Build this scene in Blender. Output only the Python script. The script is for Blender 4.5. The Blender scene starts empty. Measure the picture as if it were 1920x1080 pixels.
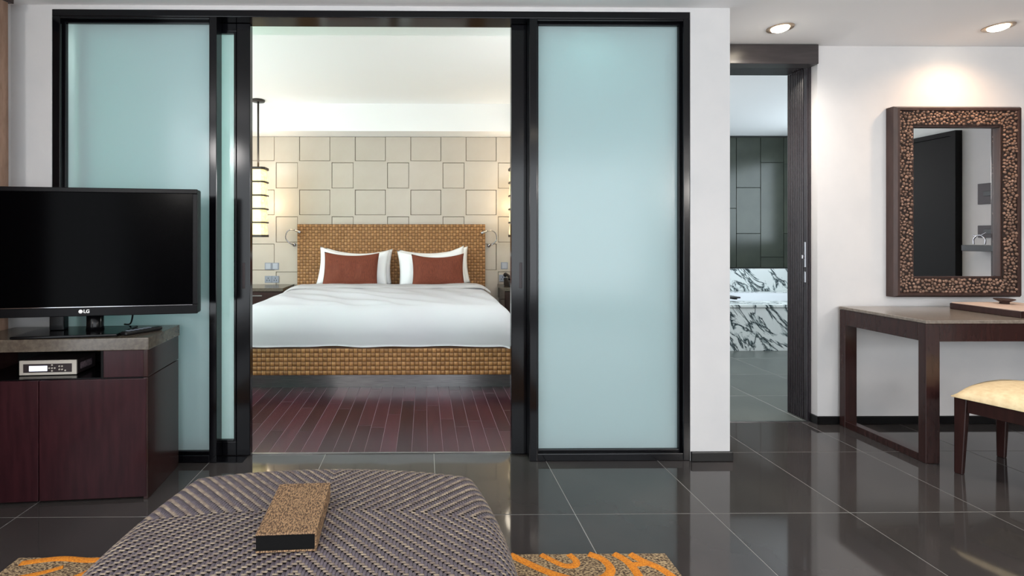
import bpy, bmesh, math, random
from mathutils import Vector, Matrix
random.seed(7)
S = bpy.context.scene
COL = S.collection
PI = math.pi

def lin(r, g, b):
    f = lambda c: c / 12.92 if c <= 0.04045 else ((c + 0.055) / 1.055) ** 2.4
    return (f(r / 255), f(g / 255), f(b / 255), 1.0)

# ------------------------------------------------------------------ camera, world, big lights, exposure
cam_d = bpy.data.cameras.new('camera')
cam = bpy.data.objects.new('camera', cam_d)
COL.objects.link(cam)
cam.location = (0, 0, 1.194)
cam.rotation_euler = (PI / 2, 0, -0.0105)
cam_d.sensor_width = 36
cam_d.lens = 17.25
cam_d.shift_x = (960 - 805.66) / 1920
cam_d.shift_y = -(540 - 447) / 1920
cam_d.clip_start = 0.05
S.camera = cam

W = bpy.data.worlds.new('world')
S.world = W
W.use_nodes = True
W.node_tree.nodes['Background'].inputs[0].default_value = (0.75, 0.87, 1.0, 1)
W.node_tree.nodes['Background'].inputs[1].default_value = 0.6
S.view_settings.view_transform = 'Standard'
S.view_settings.look = 'None'
S.view_settings.gamma = 1
S.view_settings.use_curve_mapping = False
S.view_settings.exposure = 0.0
S.cycles.max_bounces = 10
S.cycles.diffuse_bounces = 6
S.cycles.glossy_bounces = 5
S.cycles.transmission_bounces = 8

def area(name, loc, rot, sx, sy, power, color):
    l = bpy.data.lights.new(name, 'AREA')
    l.shape = 'RECTANGLE'; l.size = sx; l.size_y = sy
    l.energy = power; l.color = color
    o = bpy.data.objects.new(name, l); COL.objects.link(o)
    o.location = loc; o.rotation_euler = rot
    return o

# daylight entering through the windows of the two rooms (rear window and left window of the
# sitting room, left garden window of the bedroom), then added fills
area('daylight_rear', (1.3, -2.62, 1.35), (PI / 2, 0, 0), 4.6, 2.1, 115, (0.93, 0.97, 1.0))
area('daylight_left', (-2.32, -0.2, 1.3), (0, -PI / 2, 0), 2.1, 2.6, 45, (0.93, 0.97, 1.0))
area('daylight_garden', (-3.34, 3.85, 1.45), (0, -PI / 2, 0), 1.7, 1.6, 80, (0.90, 1.0, 0.95))
fo = area('green_glass_fill', (-3.30, 3.35, 1.85), (0, 0, 0), 0.9, 0.7, 24, (0.42, 1.0, 0.58))  # added green fill aimed at the left glass to tint it
fo.rotation_euler = (Vector((-1.45, 2.66, 1.55)) - fo.location).to_track_quat('-Z', 'Y').to_euler()
fo.data.spread = math.radians(75)
area('bath_side_fill', (5.32, 5.0, 1.75), (0, PI / 2, 0), 1.2, 1.8, 48, (0.80, 0.93, 1.0))  # added cool fill that brightens the bathroom through an invented opening

def fill_point(name, loc, power, color, r=0.12):
    l = bpy.data.lights.new(name, 'POINT'); l.energy = power; l.color = color; l.shadow_soft_size = r
    o = bpy.data.objects.new(name, l); COL.objects.link(o); o.location = loc
    return o
# added point fills that brighten the rooms from out of view, without lamp bodies
fill_point('rear_fill_light', (-1.75, -1.9, 1.9), 52, (1.0, 0.95, 0.90), 0.2)
fill_point('rear_fill_light', (4.1, -1.9, 1.9), 58, (1.0, 0.95, 0.90), 0.2)
fill_point('side_fill_light', (4.3, 0.2, 1.95), 30, (1.0, 0.92, 0.86), 0.12)
fill_point('side_fill_light', (-1.9, 0.6, 2.0), 14, (1.0, 0.95, 0.92), 0.12)
fill_point('bath_fill_light', (1.95, 5.1, 1.85), 14, (0.95, 1.0, 1.0), 0.1)
fill_point('bedroom_fill_light', (1.3, 3.6, 1.75), 22, (1.0, 0.95, 0.97), 0.12)
fill_point('bedroom_fill_light', (-2.9, 5.0, 1.75), 8, (1.0, 0.95, 0.97), 0.12)

# ------------------------------------------------------------------ materials
def new_mat(name):
    m = bpy.data.materials.new(name); m.use_nodes = True
    return m, m.node_tree, m.node_tree.nodes['Principled BSDF']

def noise(nt, scale, detail=4, rough=0.55, stretch=None, coord='Object'):
    tc = nt.nodes.new('ShaderNodeTexCoord')
    n = nt.nodes.new('ShaderNodeTexNoise')
    n.inputs['Scale'].default_value = scale
    n.inputs['Detail'].default_value = detail
    n.inputs['Roughness'].default_value = rough
    src = tc.outputs[coord]
    if stretch:
        mp = nt.nodes.new('ShaderNodeMapping')
        mp.inputs['Scale'].default_value = stretch
        nt.links.new(src, mp.inputs[0]); src = mp.outputs[0]
    nt.links.new(src, n.inputs['Vector'])
    return n

def ramp(nt, src, stops):
    r = nt.nodes.new('ShaderNodeValToRGB')
    e = r.color_ramp.elements
    while len(e) < len(stops): e.new(0.5)
    for i, (p, c) in enumerate(stops):
        e[i].position = p; e[i].color = c
    nt.links.new(src, r.inputs[0])
    return r

def mat(name, c1, rough=0.5, c2=None, scale=8, stretch=None, metal=0.0, bump=0.0, spec=0.5, lo=0.35, hi=0.65,
        coat=0.0, bscale=None, detail=4, rand=0.0):
    m, nt, b = new_mat(name)
    b.inputs['Base Color'].default_value = c1
    b.inputs['Roughness'].default_value = rough
    b.inputs['Metallic'].default_value = metal
    b.inputs['Specular IOR Level'].default_value = spec
    b.inputs['Coat Weight'].default_value = coat
    b.inputs['Coat Roughness'].default_value = 0.06
    out = None
    if c2 is not None:
        n = noise(nt, scale, detail, stretch=stretch)
        out = ramp(nt, n.outputs['Fac'], [(lo, c1), (hi, c2)]).outputs[0]
    if rand:
        oi = nt.nodes.new('ShaderNodeObjectInfo')
        hv = nt.nodes.new('ShaderNodeHueSaturation')
        mr = nt.nodes.new('ShaderNodeMapRange')
        mr.inputs['To Min'].default_value = 1 - rand; mr.inputs['To Max'].default_value = 1 + rand
        nt.links.new(oi.outputs['Random'], mr.inputs[0])
        nt.links.new(mr.outputs[0], hv.inputs['Value'])
        if out: nt.links.new(out, hv.inputs['Color'])
        else: hv.inputs['Color'].default_value = c1
        out = hv.outputs[0]
    if out: nt.links.new(out, b.inputs['Base Color'])
    if bump:
        n2 = noise(nt, bscale or scale, 5, stretch=stretch)
        bp = nt.nodes.new('ShaderNodeBump')
        bp.inputs['Strength'].default_value = bump
        bp.inputs['Distance'].default_value = 0.004
        nt.links.new(n2.outputs['Fac'], bp.inputs['Height'])
        nt.links.new(bp.outputs[0], b.inputs['Normal'])
    return m

def emit(name, c, strength, c2=None, scale=20):
    m, nt, b = new_mat(name)
    b.inputs['Base Color'].default_value = c
    b.inputs['Emission Color'].default_value = c
    b.inputs['Emission Strength'].default_value = strength
    if c2:
        n = noise(nt, scale, 5)
        r = ramp(nt, n.outputs['Fac'], [(0.36, c2), (0.6, c)])
        nt.links.new(r.outputs[0], b.inputs['Emission Color'])
    return m

def frosted(name, trans, diff, gloss=0.06):
    m = bpy.data.materials.new(name); m.use_nodes = True
    nt = m.node_tree
    for n in list(nt.nodes): nt.nodes.remove(n)
    out = nt.nodes.new('ShaderNodeOutputMaterial')
    t = nt.nodes.new('ShaderNodeBsdfTranslucent'); t.inputs[0].default_value = trans
    d = nt.nodes.new('ShaderNodeBsdfDiffuse'); d.inputs[0].default_value = diff
    g = nt.nodes.new('ShaderNodeBsdfGlossy'); g.inputs['Roughness'].default_value = 0.16
    a = nt.nodes.new('ShaderNodeMixShader'); a.inputs[0].default_value = 0.5
    c = nt.nodes.new('ShaderNodeMixShader'); c.inputs[0].default_value = gloss
    nt.links.new(t.outputs[0], a.inputs[1]); nt.links.new(d.outputs[0], a.inputs[2])
    nt.links.new(a.outputs[0], c.inputs[1]); nt.links.new(g.outputs[0], c.inputs[2])
    nt.links.new(c.outputs[0], out.inputs['Surface'])
    return m

M = {}
M['wall'] = mat('wall_paint', lin(210, 209, 209), 0.75, lin(203, 203, 204), 3, bump=0.03, bscale=60)
M['wall_warm'] = mat('bedroom_wall_paint', lin(215, 212, 206), 0.75)
M['ceiling'] = mat('ceiling_paint', lin(240, 240, 241), 0.8)
M['tile'] = mat('polished_tile', lin(54, 51, 51), 0.06, lin(61, 57, 56), 2.2, spec=0.55, rand=0.06)
M['bath_tile'] = mat('bath_floor_tile', lin(84, 89, 87), 0.32, lin(92, 97, 94), 2.2, spec=0.5)
M['grout'] = mat('grout', lin(150, 148, 146), 0.6)
M['plank'] = mat('dark_red_wood', lin(42, 19, 30), 0.26, lin(64, 29, 38), 5, stretch=(14, 1, 1), rand=0.45, spec=0.5)
M['plank_gap'] = mat('plank_gap', lin(112, 96, 106), 0.5)
M['black'] = mat('black_aluminium', lin(8, 8, 12), 0.13, spec=0.35)
M['skirt'] = mat('black_skirting', lin(10, 10, 11), 0.3)
M['glass'] = frosted('frosted_glass', lin(215, 234, 236), lin(200, 220, 223), 0.05)
M['panel'] = mat('wall_panel', lin(190, 181, 171), 0.33, lin(184, 174, 163), 3, rand=0.03)
M['panel_gap'] = mat('panel_gap', lin(120, 108, 96), 0.8)
M['wood_dark'] = mat('espresso_wood', lin(44, 27, 26), 0.2, lin(51, 31, 29), 6, stretch=(8, 8, 1), coat=0.15, spec=0.35)
M['wood_red'] = mat('mahogany_front', lin(40, 18, 23), 0.3, lin(52, 24, 29), 5, stretch=(8, 8, 1), coat=0.05, spec=0.25)
M['stone_top'] = mat('brown_stone', lin(74, 66, 58), 0.22, lin(92, 84, 74), 60, spec=0.6)
M['desk_top'] = mat('desk_stone', lin(108, 100, 92), 0.2, lin(128, 119, 110), 70, spec=0.6)
M['jamb'] = mat('jamb_wood', lin(34, 30, 36), 0.25, lin(44, 38, 42), 8, stretch=(8, 8, 1), spec=0.6)
M['header'] = mat('header_wood', lin(46, 42, 43), 0.3, lin(58, 53, 54), 6, stretch=(1, 8, 8))
M['tv_black'] = mat('tv_black', lin(8, 8, 10), 0.16, spec=0.2)
M['bezel'] = mat('tv_bezel', lin(11, 11, 14), 0.35, spec=0.15)
M['tv_screen'] = mat('tv_screen', lin(2, 2, 3), 0.15, spec=0.03)
M['white_mark'] = emit('glowing_mark', lin(225, 225, 225), 0.35)  # television mark brightened by its own emission, though it is no lamp
M['chrome'] = mat('chrome', lin(190, 190, 195), 0.12, metal=1.0)
M['steel'] = mat('brushed_steel', lin(165, 165, 165), 0.28, lin(140, 140, 142), 8, stretch=(1, 1, 30), metal=1.0)
M['silver'] = mat('silver_plastic', lin(196, 190, 180), 0.35, metal=0.3)
M['dark_metal'] = mat('dark_metal', lin(52, 44, 46), 0.4, metal=0.3)
M['lcd'] = emit('lcd', lin(225, 232, 255), 1.6)
M['label'] = mat('paper_label', lin(130, 112, 118), 0.6, lin(90, 78, 84), 90)
M['white_plastic'] = mat('white_plastic', lin(205, 210, 216), 0.35)
M['grey_plastic'] = mat('grey_plastic', lin(138, 145, 160), 0.35)
M['switch_grey'] = mat('switch_grey', lin(168, 173, 186), 0.35)
M['black_plastic'] = mat('black_plastic', lin(16, 16, 18), 0.35)
M['strip_a'] = mat('leather_strip_light', lin(172, 126, 78), 0.42, lin(154, 110, 64), 12)
M['strip_b'] = mat('leather_strip_dark', lin(148, 105, 61), 0.45, lin(132, 92, 52), 12)
M['strip_back'] = mat('leather_backing', lin(88, 56, 30), 0.7)
M['linen'] = mat('white_linen', lin(232, 233, 238), 0.85, bump=0.05, bscale=26)
M['pillow'] = mat('pillow_cotton', lin(232, 234, 238), 0.85, bump=0.06, bscale=30)
M['rust'] = mat('rust_cloth', lin(116, 54, 32), 0.8, lin(94, 40, 22), 26, stretch=(9, 9, 0.6), bump=0.25)
M['paper_lamp'] = emit('lamp_paper', lin(255, 236, 182), 1.0, lin(236, 196, 122), 26)
M['rib'] = mat('lamp_rib', lin(34, 26, 20), 0.5)
M['warp'] = mat('warp_strand', lin(78, 71, 80), 0.5, lin(95, 87, 95), 40)
M['weft'] = mat('weft_strand', lin(154, 140, 122), 0.5, lin(102, 89, 84), 40)
M['ott_back'] = mat('ottoman_backing', lin(58, 50, 52), 0.8)
M['seagrass'] = mat('seagrass_weave', lin(158, 126, 92), 0.7, lin(70, 48, 32), 210, stretch=(1.8, 0.6, 1), bump=0.6, lo=0.42, hi=0.58)
M['box_black'] = mat('box_black', lin(12, 12, 13), 0.6, spec=0.15)
M['rug'] = mat('rug_pile', lin(176, 152, 116), 0.95, lin(62, 44, 32), 150, stretch=(0.7, 1.6, 1), bump=0.8, lo=0.42, hi=0.56)
M['rug_orange'] = mat('rug_orange', lin(222, 142, 34), 0.95, lin(186, 104, 24), 160, bump=0.6)
M['cream'] = mat('cream_fabric', lin(236, 216, 176), 0.8, lin(222, 198, 156), 40, bump=0.15, bscale=160)
M['pebble'] = mat('pebble_stone', lin(138, 112, 97), 0.5, lin(94, 72, 61), 14, rand=0.4, spec=0.35)
M['pebble_bed'] = mat('pebble_bed', lin(40, 27, 22), 0.8)
M['mirror'] = mat('mirror_silver', (0.82, 0.84, 0.86, 1), 0.01, metal=1.0)
M['frame_wood'] = mat('mirror_frame_wood', lin(52, 36, 32), 0.35, lin(64, 46, 42), 8, stretch=(6, 6, 1))
M['leather_top'] = mat('box_leather', lin(196, 172, 156), 0.5, lin(206, 184, 168), 10)
M['curtain'] = mat('curtain_linen', lin(196, 164, 144), 0.9, lin(180, 148, 128), 60, stretch=(1, 1, 0.2), bump=0.2)
M['bath_panel'] = mat('bath_panel', lin(50, 55, 49), 0.2, lin(58, 63, 55), 3, spec=0.3, rand=0.08)
M['bath_gap'] = mat('bath_gap', lin(22, 25, 22), 0.7)
M['lamp_on'] = emit('lamp_lens', (1.0, 0.88, 0.70, 1), 30)
M['brass_trim'] = mat('downlight_trim', lin(190, 170, 150), 0.3, metal=0.7)
M['brick_wall'] = M['wall']

def marble():
    m, nt, b = new_mat('veined_marble')
    b.inputs['Roughness'].default_value = 0.12
    tc = nt.nodes.new('ShaderNodeTexCoord')
    mp = nt.nodes.new('ShaderNodeMapping')
    mp.vector_type = 'TEXTURE'
    mp.inputs['Rotation'].default_value = (0.0, -0.66, 0.0)
    mp.inputs['Scale'].default_value = (0.8, 0.9, 2.4)
    nt.links.new(tc.outputs['Object'], mp.inputs[0])
    n = nt.nodes.new('ShaderNodeTexNoise'); n.inputs['Scale'].default_value = 4.2
    n.inputs['Detail'].default_value = 8; n.inputs['Roughness'].default_value = 0.62
    n.inputs['Distortion'].default_value = 0.9
    nt.links.new(mp.outputs[0], n.inputs['Vector'])
    r = ramp(nt, n.outputs['Fac'], [(0.45, lin(232, 238, 238)), (0.478, lin(150, 164, 166)), (0.492, lin(30, 42, 46)),
                                    (0.51, lin(70, 84, 88)), (0.545, lin(232, 238, 238))])
    nt.links.new(r.outputs[0], b.inputs['Base Color'])
    return m
M['marble'] = marble()

# ------------------------------------------------------------------ geometry helpers
def link(name, me, parent=None):
    o = bpy.data.objects.new(name, me); COL.objects.link(o)
    if parent: o.parent = parent
    return o

def thing(name, label, cat, loc=(0, 0, 0), rz=0.0, group=None):
    o = bpy.data.objects.new(name, None); COL.objects.link(o)
    o.empty_display_size = 0.1
    o.location = loc; o.rotation_euler = (0, 0, rz)
    o['label'] = label; o['category'] = cat
    if group: o['group'] = group
    return o

def tag(o, label, cat, group=None):
    o['label'] = label; o['category'] = cat
    if group: o['group'] = group
    return o

def struct(name, parent_loc=(0, 0, 0)):
    o = bpy.data.objects.new(name, None); COL.objects.link(o)
    o.location = parent_loc; o['kind'] = 'structure'
    return o

def finish(name, bm, m, parent=None, smooth=False, mats=None):
    bm.normal_update()
    me = bpy.data.meshes.new(name)
    bm.to_mesh(me); bm.free()
    for mm in (mats or [m]): me.materials.append(mm)
    if smooth:
        for p in me.polygons: p.use_smooth = True
    return link(name, me, parent)

def add_box(bm, x0, x1, y0, y1, z0, z1, bev=0.0, seg=2, mi=0):
    vs = [bm.verts.new(p) for p in ((x0, y0, z0), (x1, y0, z0), (x1, y1, z0), (x0, y1, z0),
                                    (x0, y0, z1), (x1, y0, z1), (x1, y1, z1), (x0, y1, z1))]
    fs = [bm.faces.new([vs[i] for i in q]) for q in ((3, 2, 1, 0), (4, 5, 6, 7), (0, 1, 5, 4), (1, 2, 6, 5), (2, 3, 7, 6), (3, 0, 4, 7))]
    for f in fs: f.material_index = mi
    if bev:
        es = list({e for f in fs for e in f.edges})
        bmesh.ops.bevel(bm, geom=es, offset=bev, segments=seg, affect='EDGES', profile=0.5)

def box(name, x0, x1, y0, y1, z0, z1, m, parent=None, bev=0.0, seg=2):
    bm = bmesh.new(); add_box(bm, x0, x1, y0, y1, z0, z1, bev, seg)
    return finish(name, bm, m, parent)

def sbox(name, x0, x1, y0, y1, z0, z1, m, parent=None, bev=0.0):
    o = box(name, x0, x1, y0, y1, z0, z1, m, parent, bev)
    if not parent: o['kind'] = 'structure'
    return o

def add_lathe(bm, prof, cx=0, cy=0, n=24, ang0=0.0):
    rings = []
    for r, z in prof:
        rings.append([bm.verts.new((cx + r * math.cos(ang0 + 2 * PI * i / n), cy + r * math.sin(ang0 + 2 * PI * i / n), z)) for i in range(n)])
    for a, b in zip(rings, rings[1:]):
        for i in range(n):
            bm.faces.new((a[i], a[(i + 1) % n], b[(i + 1) % n], b[i]))
    bm.faces.new(rings[0][::-1]); bm.faces.new(rings[-1])

def lathe(name, prof, m, parent=None, n=24, cx=0, cy=0, smooth=True):
    bm = bmesh.new(); add_lathe(bm, prof, cx, cy, n)
    bmesh.ops.recalc_face_normals(bm, faces=bm.faces)
    return finish(name, bm, m, parent, smooth)

def tube(name, pts, r, m, parent=None, n=8, flat=1.0):
    bm = bmesh.new()
    pts = [Vector(p) for p in pts]; rings = []
    for i, p in enumerate(pts):
        t = (pts[min(i + 1, len(pts) - 1)] - pts[max(i - 1, 0)]).normalized()
        up = Vector((0, 0, 1)) if abs(t.z) < 0.95 else Vector((1, 0, 0))
        a = t.cross(up).normalized(); b = a.cross(t)
        rr = r[i] if isinstance(r, (list, tuple)) else r
        rings.append([bm.verts.new(p + a * rr * math.cos(2 * PI * k / n) + b * rr * flat * math.sin(2 * PI * k / n)) for k in range(n)])
    for a, b in zip(rings, rings[1:]):
        for k in range(n):
            bm.faces.new((a[k], a[(k + 1) % n], b[(k + 1) % n], b[k]))
    bm.faces.new(rings[0][::-1]); bm.faces.new(rings[-1])
    bmesh.ops.recalc_face_normals(bm, faces=bm.faces)
    return finish(name, bm, m, parent, True)

def smooth_curve(pts, k=8):
    out = []
    P = [Vector(p) for p in pts]
    for i in range(len(P) - 1):
        p0, p1, p2, p3 = P[max(i - 1, 0)], P[i], P[i + 1], P[min(i + 2, len(P) - 1)]
        for j in range(k):
            t = j / k
            out.append(0.5 * ((2 * p1) + (p2 - p0) * t + (2 * p0 - 5 * p1 + 4 * p2 - p3) * t * t + (3 * p1 - p0 - 3 * p2 + p3) * t ** 3))
    out.append(P[-1])
    return out

BOXES = {}
def piece(name, x0, x1, y0, y1, z0, z1, m, parent, bev=0.002):
    """one laid piece; pieces of the same size share their mesh"""
    key = (round(x1 - x0, 4), round(y1 - y0, 4), round(z1 - z0, 4), m.name, bev)
    if key not in BOXES:
        bm = bmesh.new()
        add_box(bm, -(x1 - x0) / 2, (x1 - x0) / 2, -(y1 - y0) / 2, (y1 - y0) / 2, -(z1 - z0) / 2, (z1 - z0) / 2, bev, 1)
        me = bpy.data.meshes.new(name); bm.normal_update(); bm.to_mesh(me); bm.free(); me.materials.append(m)
        BOXES[key] = me
    o = link(name, BOXES[key], parent)
    o.location = ((x0 + x1) / 2, (y0 + y1) / 2, (z0 + z1) / 2)
    return o

# ------------------------------------------------------------------ floors
XL, XR, YB, CE = -2.19, 4.6, -2.5, 2.432
g = 0.0016
floor = sbox('floor', XL - 0.1, XR + 0.1, YB - 0.1, 2.735, -0.12, -0.0012, M['grout'])
xs = [XL] + [-1.748 + 0.6 * i for i in range(11)] + [XR]
ys = [YB] + [2.118 - 0.6 * i for i in range(7, -1, -1)] + [2.722]
for i in range(len(xs) - 1):
    for j in range(len(ys) - 1):
        piece('tile', xs[i] + g, xs[i + 1] - g, ys[j] + g, ys[j + 1] - g, -0.02, 0, M['tile'], floor, 0.0008)
# entrance bay in front of the bathroom door and the mirror wall
floor2 = sbox('floor', 1.5, XR + 0.1, 2.735, 3.172, -0.12, -0.0012, M['grout'])
xs2 = [1.5, 1.852, 2.452, 3.052, 3.652, 4.252, XR]
for i in range(len(xs2) - 1):
    piece('tile', xs2[i] + g, xs2[i + 1] - g, 2.722 + g, 3.168, -0.02, 0, M['tile'], floor2, 0.0008)
# bedroom planks
floor3 = sbox('floor', -3.2, 1.56, 2.74, 6.2, -0.12, -0.001, M['plank_gap'])
pw = 0.0885
k = 0
x = -3.17
while x < 1.55:
    y = 2.737; first = random.uniform(0.25, 0.9)
    while y < 6.15:
        L = first if y < 2.74 else random.choice((0.75, 0.9, 1.05))
        y1 = min(y + L, 6.17)
        if y1 - y > 0.05:
            piece('plank', x + 0.0012, x + pw - 0.0012, y + 0.0016, y1 - 0.0016, -0.015, 0, M['plank'], floor3, 0.0008)
        y = y1
    x += pw
# bathroom tiles
floor4 = sbox('floor', 1.64, 5.3, 3.175, 6.7, -0.12, -0.0012, M['grout'])
for i in range(6):
    for j in range(4):
        y0 = (3.178, 3.70, 4.28, 4.86)[j]; y1 = (3.70, 4.28, 4.86, 5.2)[j]
        x0 = 1.66 + 0.6 * i + 0.22
        piece('tile', x0 + 2 * g, x0 + 0.6 - 2 * g, y0 + 2 * g, y1 - 2 * g, -0.02, 0, M['bath_tile'], floor4, 0.0008)
# threshold strips
t = sbox('trim_1', -0.965, 0.50, 2.722, 2.737, -0.01, 0.004, M['steel'])
t = sbox('trim_2', 1.66, 2.51, 3.166, 3.178, -0.01, 0.004, M['steel'])

# ------------------------------------------------------------------ sitting room shell
sbox('ceiling', XL - 0.1, XR + 0.1, YB - 0.1, 2.74, CE, CE + 0.1, M['ceiling'])
sbox('ceiling', 1.60, XR + 0.1, 2.74, 3.36, CE, CE + 0.1, M['ceiling'])
# left wall with a window opening
wl = struct('wall_left')
box('wall_panel', XL - 0.1, XL, 1.15, 2.62, 0, CE, M['wall'], wl)
box('wall_panel', XL - 0.1, XL, YB, -1.5, 0, CE, M['wall'], wl)
box('wall_panel', XL - 0.1, XL, -1.5, 1.15, 0, 0.2, M['wall'], wl)
box('wall_panel', XL - 0.1, XL, -1.5, 1.15, 2.36, CE, M['wall'], wl)
# rear wall with the big window behind the camera
wr = struct('wall_rear')
box('wall_panel', XL, -1.05, YB - 0.1, YB, 0, CE, M['wall'], wr)
box('wall_panel', 3.65, XR, YB - 0.1, YB, 0, CE, M['wall'], wr)
box('wall_panel', -1.05, 3.65, YB - 0.1, YB, 0, 0.25, M['wall'], wr)
box('wall_panel', -1.05, 3.65, YB - 0.1, YB, 2.40, CE, M['wall'], wr)
sbox('wall_right', XR, XR + 0.1, YB, 3.36, 0, CE, M['wall'])
# partition side walls and pier
wp = struct('wall_partition')
box('wall_panel', XL, -1.974, 2.62, 2.74, 0, CE, M['wall'], wp)
box('wall_panel', -1.974, 1.427, 2.62, 2.74, 2.409, CE, M['wall'], wp)
box('wall_panel', 1.427, 1.641, 2.62, 3.2, 0, CE, M['wall'], wp)
sbox('wall_mirror', 2.527, XR, 3.13, 3.18, 0, CE, M['wall'])
sbox('wall_bath_front', 2.527, 5.3, 3.18, 3.36, 0, 2.6, M['wall'])
sbox('baseboard_pier', 1.427, 1.652, 2.606, 2.62, 0, 0.052, M['skirt'], bev=0.004)
sbox('baseboard_pier_side', 1.641, 1.652, 2.62, 3.16, 0, 0.052, M['skirt'])
sbox('baseboard_mirror', 2.518, XR, 3.117, 3.13, 0, 0.052, M['skirt'], bev=0.004)
sbox('baseboard_jamb', 2.516, 2.527, 3.117, 3.178, 0, 0.052, M['skirt'])
sbox('baseboard_right', XR - 0.013, XR, YB, 0.98, 0, 0.052, M['skirt'])
sbox('baseboard_left', XL, XL + 0.013, YB, 1.2, 0, 0.052, M['skirt'])

# ------------------------------------------------------------------ black framed glass partition
def framed(name, x0, x1, y0, y1, z0, z1, wl_, wr_, wb, wt, gy, pane=0.008):
    o = struct(name, ((x0 + x1) / 2, y0, 0))
    bx = lambda n, a, b, c, d, e, f, m, bev=0.003: box(n, a - (x0 + x1) / 2, b - (x0 + x1) / 2, c - y0, d - y0, e, f, m, o, bev)
    bx('stile', x0, x0 + wl_, y0, y1, z0, z1, M['black'])
    bx('stile', x1 - wr_, x1, y0, y1, z0, z1, M['black'])
    bx('rail', x0 + wl_, x1 - wr_, y0, y1, z0, z0 + wb, M['black'])
    bx('rail', x0 + wl_, x1 - wr_, y0, y1, z1 - wt, z1, M['black'])
    bx('pane', x0 + wl_ - 0.004, x1 - wr_ + 0.004, gy, gy + pane, z0 + wb - 0.004, z1 - wt + 0.004, M['glass'], 0)
    bd = 0.012
    bx('glazing_bead', x0 + wl_, x0 + wl_ + bd, gy - 0.02, gy, z0 + wb, z1 - wt, M['black'], 0.002)
    bx('glazing_bead', x1 - wr_ - bd, x1 - wr_, gy - 0.02, gy, z0 + wb, z1 - wt, M['black'], 0.002)
    bx('glazing_bead', x0 + wl_ + bd, x1 - wr_ - bd, gy - 0.02, gy, z0 + wb, z0 + wb + bd, M['black'], 0.002)
    bx('glazing_bead', x0 + wl_ + bd, x1 - wr_ - bd, gy - 0.02, gy, z1 - wt - bd, z1 - wt, M['black'], 0.002)
    return o
framed('window_1', -1.973, -1.106, 2.62, 2.69, 0, 2.372, 0.042, 0.038, 0.04, 0.012, 2.665)
framed('window_2', 0.562, 1.426, 2.62, 2.69, 0, 2.372, 0.042, 0.036, 0.04, 0.012, 2.665)
door_l = framed('door_1', -1.90, -0.955, 2.697, 2.737, 0.006, 2.371, 0.06, 0.075, 0.075, 0.045, 2.712)
door_r = framed('door_2', 0.478, 1.40, 2.697, 2.737, 0.006, 2.371, 0.085, 0.06, 0.075, 0.045, 2.712)
sbox('trim_3', -1.973, 1.426, 2.62, 2.74, 2.372, 2.409, M['black'], bev=0.003)
sbox('trim_4', -1.106, -0.968, 2.62, 2.695, 0.0, 0.004, M['black'])
# flush pulls on the sliding doors
for d_, xx in ((door_l, -0.99), (door_r, 0.53)):
    c = d_.location
    box('flush_pull', xx - 0.008 - c.x, xx + 0.008 - c.x, -0.002, 0.004, 0.92, 1.06, M['dark_metal'], d_, 0.002)

# ------------------------------------------------------------------ bathroom doorway (door_3)
dr = struct('door_3', (1.641, 3.1, 0))
def dbx(n, a, b, c, d, e, f, m, bev=0.0): return box(n, a - 1.641, b - 1.641, c - 3.1, d - 3.1, e, f, m, dr, bev)
dbx('head_fascia', 1.643, 2.508, 3.095, 3.178, 2.305, CE - 0.003, M['header'], 0.003)
dbx('head_lining', 1.643, 2.508, 3.18, 3.36, 2.318, CE - 0.003, M['jamb'])
dbx('jamb_lining', 2.508, 2.526, 3.18, 3.36, 0.0, 2.316, M['jamb'])
dbx('jamb_stop', 2.50, 2.508, 3.182, 3.212, 0.0, 2.316, M['jamb'], 0.002)
bm = bmesh.new()
for i in range(9):
    y = 3.218 + i * 0.0158
    add_box(bm, 2.499 - 1.641, 2.508 - 1.641, y - 3.1, y + 0.0115 - 3.1, 0, 2.316, 0.003, 1)
r_ = finish('reed_panel', bm, M['jamb'], dr); r_['kind'] = 'stuff'
dbx('lock_plate', 2.4975, 2.50, 3.19, 3.204, 1.005, 1.17, M['chrome'], 0.001)
dbx('lock_plate', 2.4975, 2.50, 3.19, 3.204, 0.905, 0.975, M['chrome'], 0.001)
box('latch_knob', 2.488 - 1.641, 2.4975 - 1.641, 3.206 - 3.1, 3.214 - 3.1, 1.06, 1.085, M['chrome'], dr, 0.002)

# ------------------------------------------------------------------ bathroom
sbox('wall_bath_back', 1.64, 5.3, 6.62, 6.72, 0, 2.6, M['wall'])
sbox('wall_bath_left', 1.56, 1.641, 3.2, 6.72, 0, 2.8, M['wall'])
wbr = struct('wall_bath_right')
for a, b, c, d in ((3.36, 4.1, 0, 2.6), (5.9, 6.62, 0, 2.6), (4.1, 5.9, 0, 1.15), (4.1, 5.9, 2.35, 2.6)):  # opening left in this unseen wall for the added bathroom fill
    box('wall_panel', 5.2, 5.3, a, b, c, d, M['wall'], wbr)
sbox('ceiling', 1.64, 5.3, 3.36, 6.72, 2.586, 2.68, M['ceiling'])
bp = thing('wall_cladding', 'dark grey green panelled cladding behind the marble bath deck', 'cladding', (4.3, 6.6, 0.79))
box('backing', -1.5, 0.9, 0.0, 0.018, 0.0, 1.79, M['bath_gap'], bp)
def bpan(x0, x1, z0, z1, y=0.0):
    piece('panel', x0 - 4.3 + 0.003, x1 - 4.3 - 0.003, -0.012 + y, 0.0 + y, z0 - 0.79 + 0.003, z1 - 0.79 - 0.003, M['bath_panel'], bp, 0.002)
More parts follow.
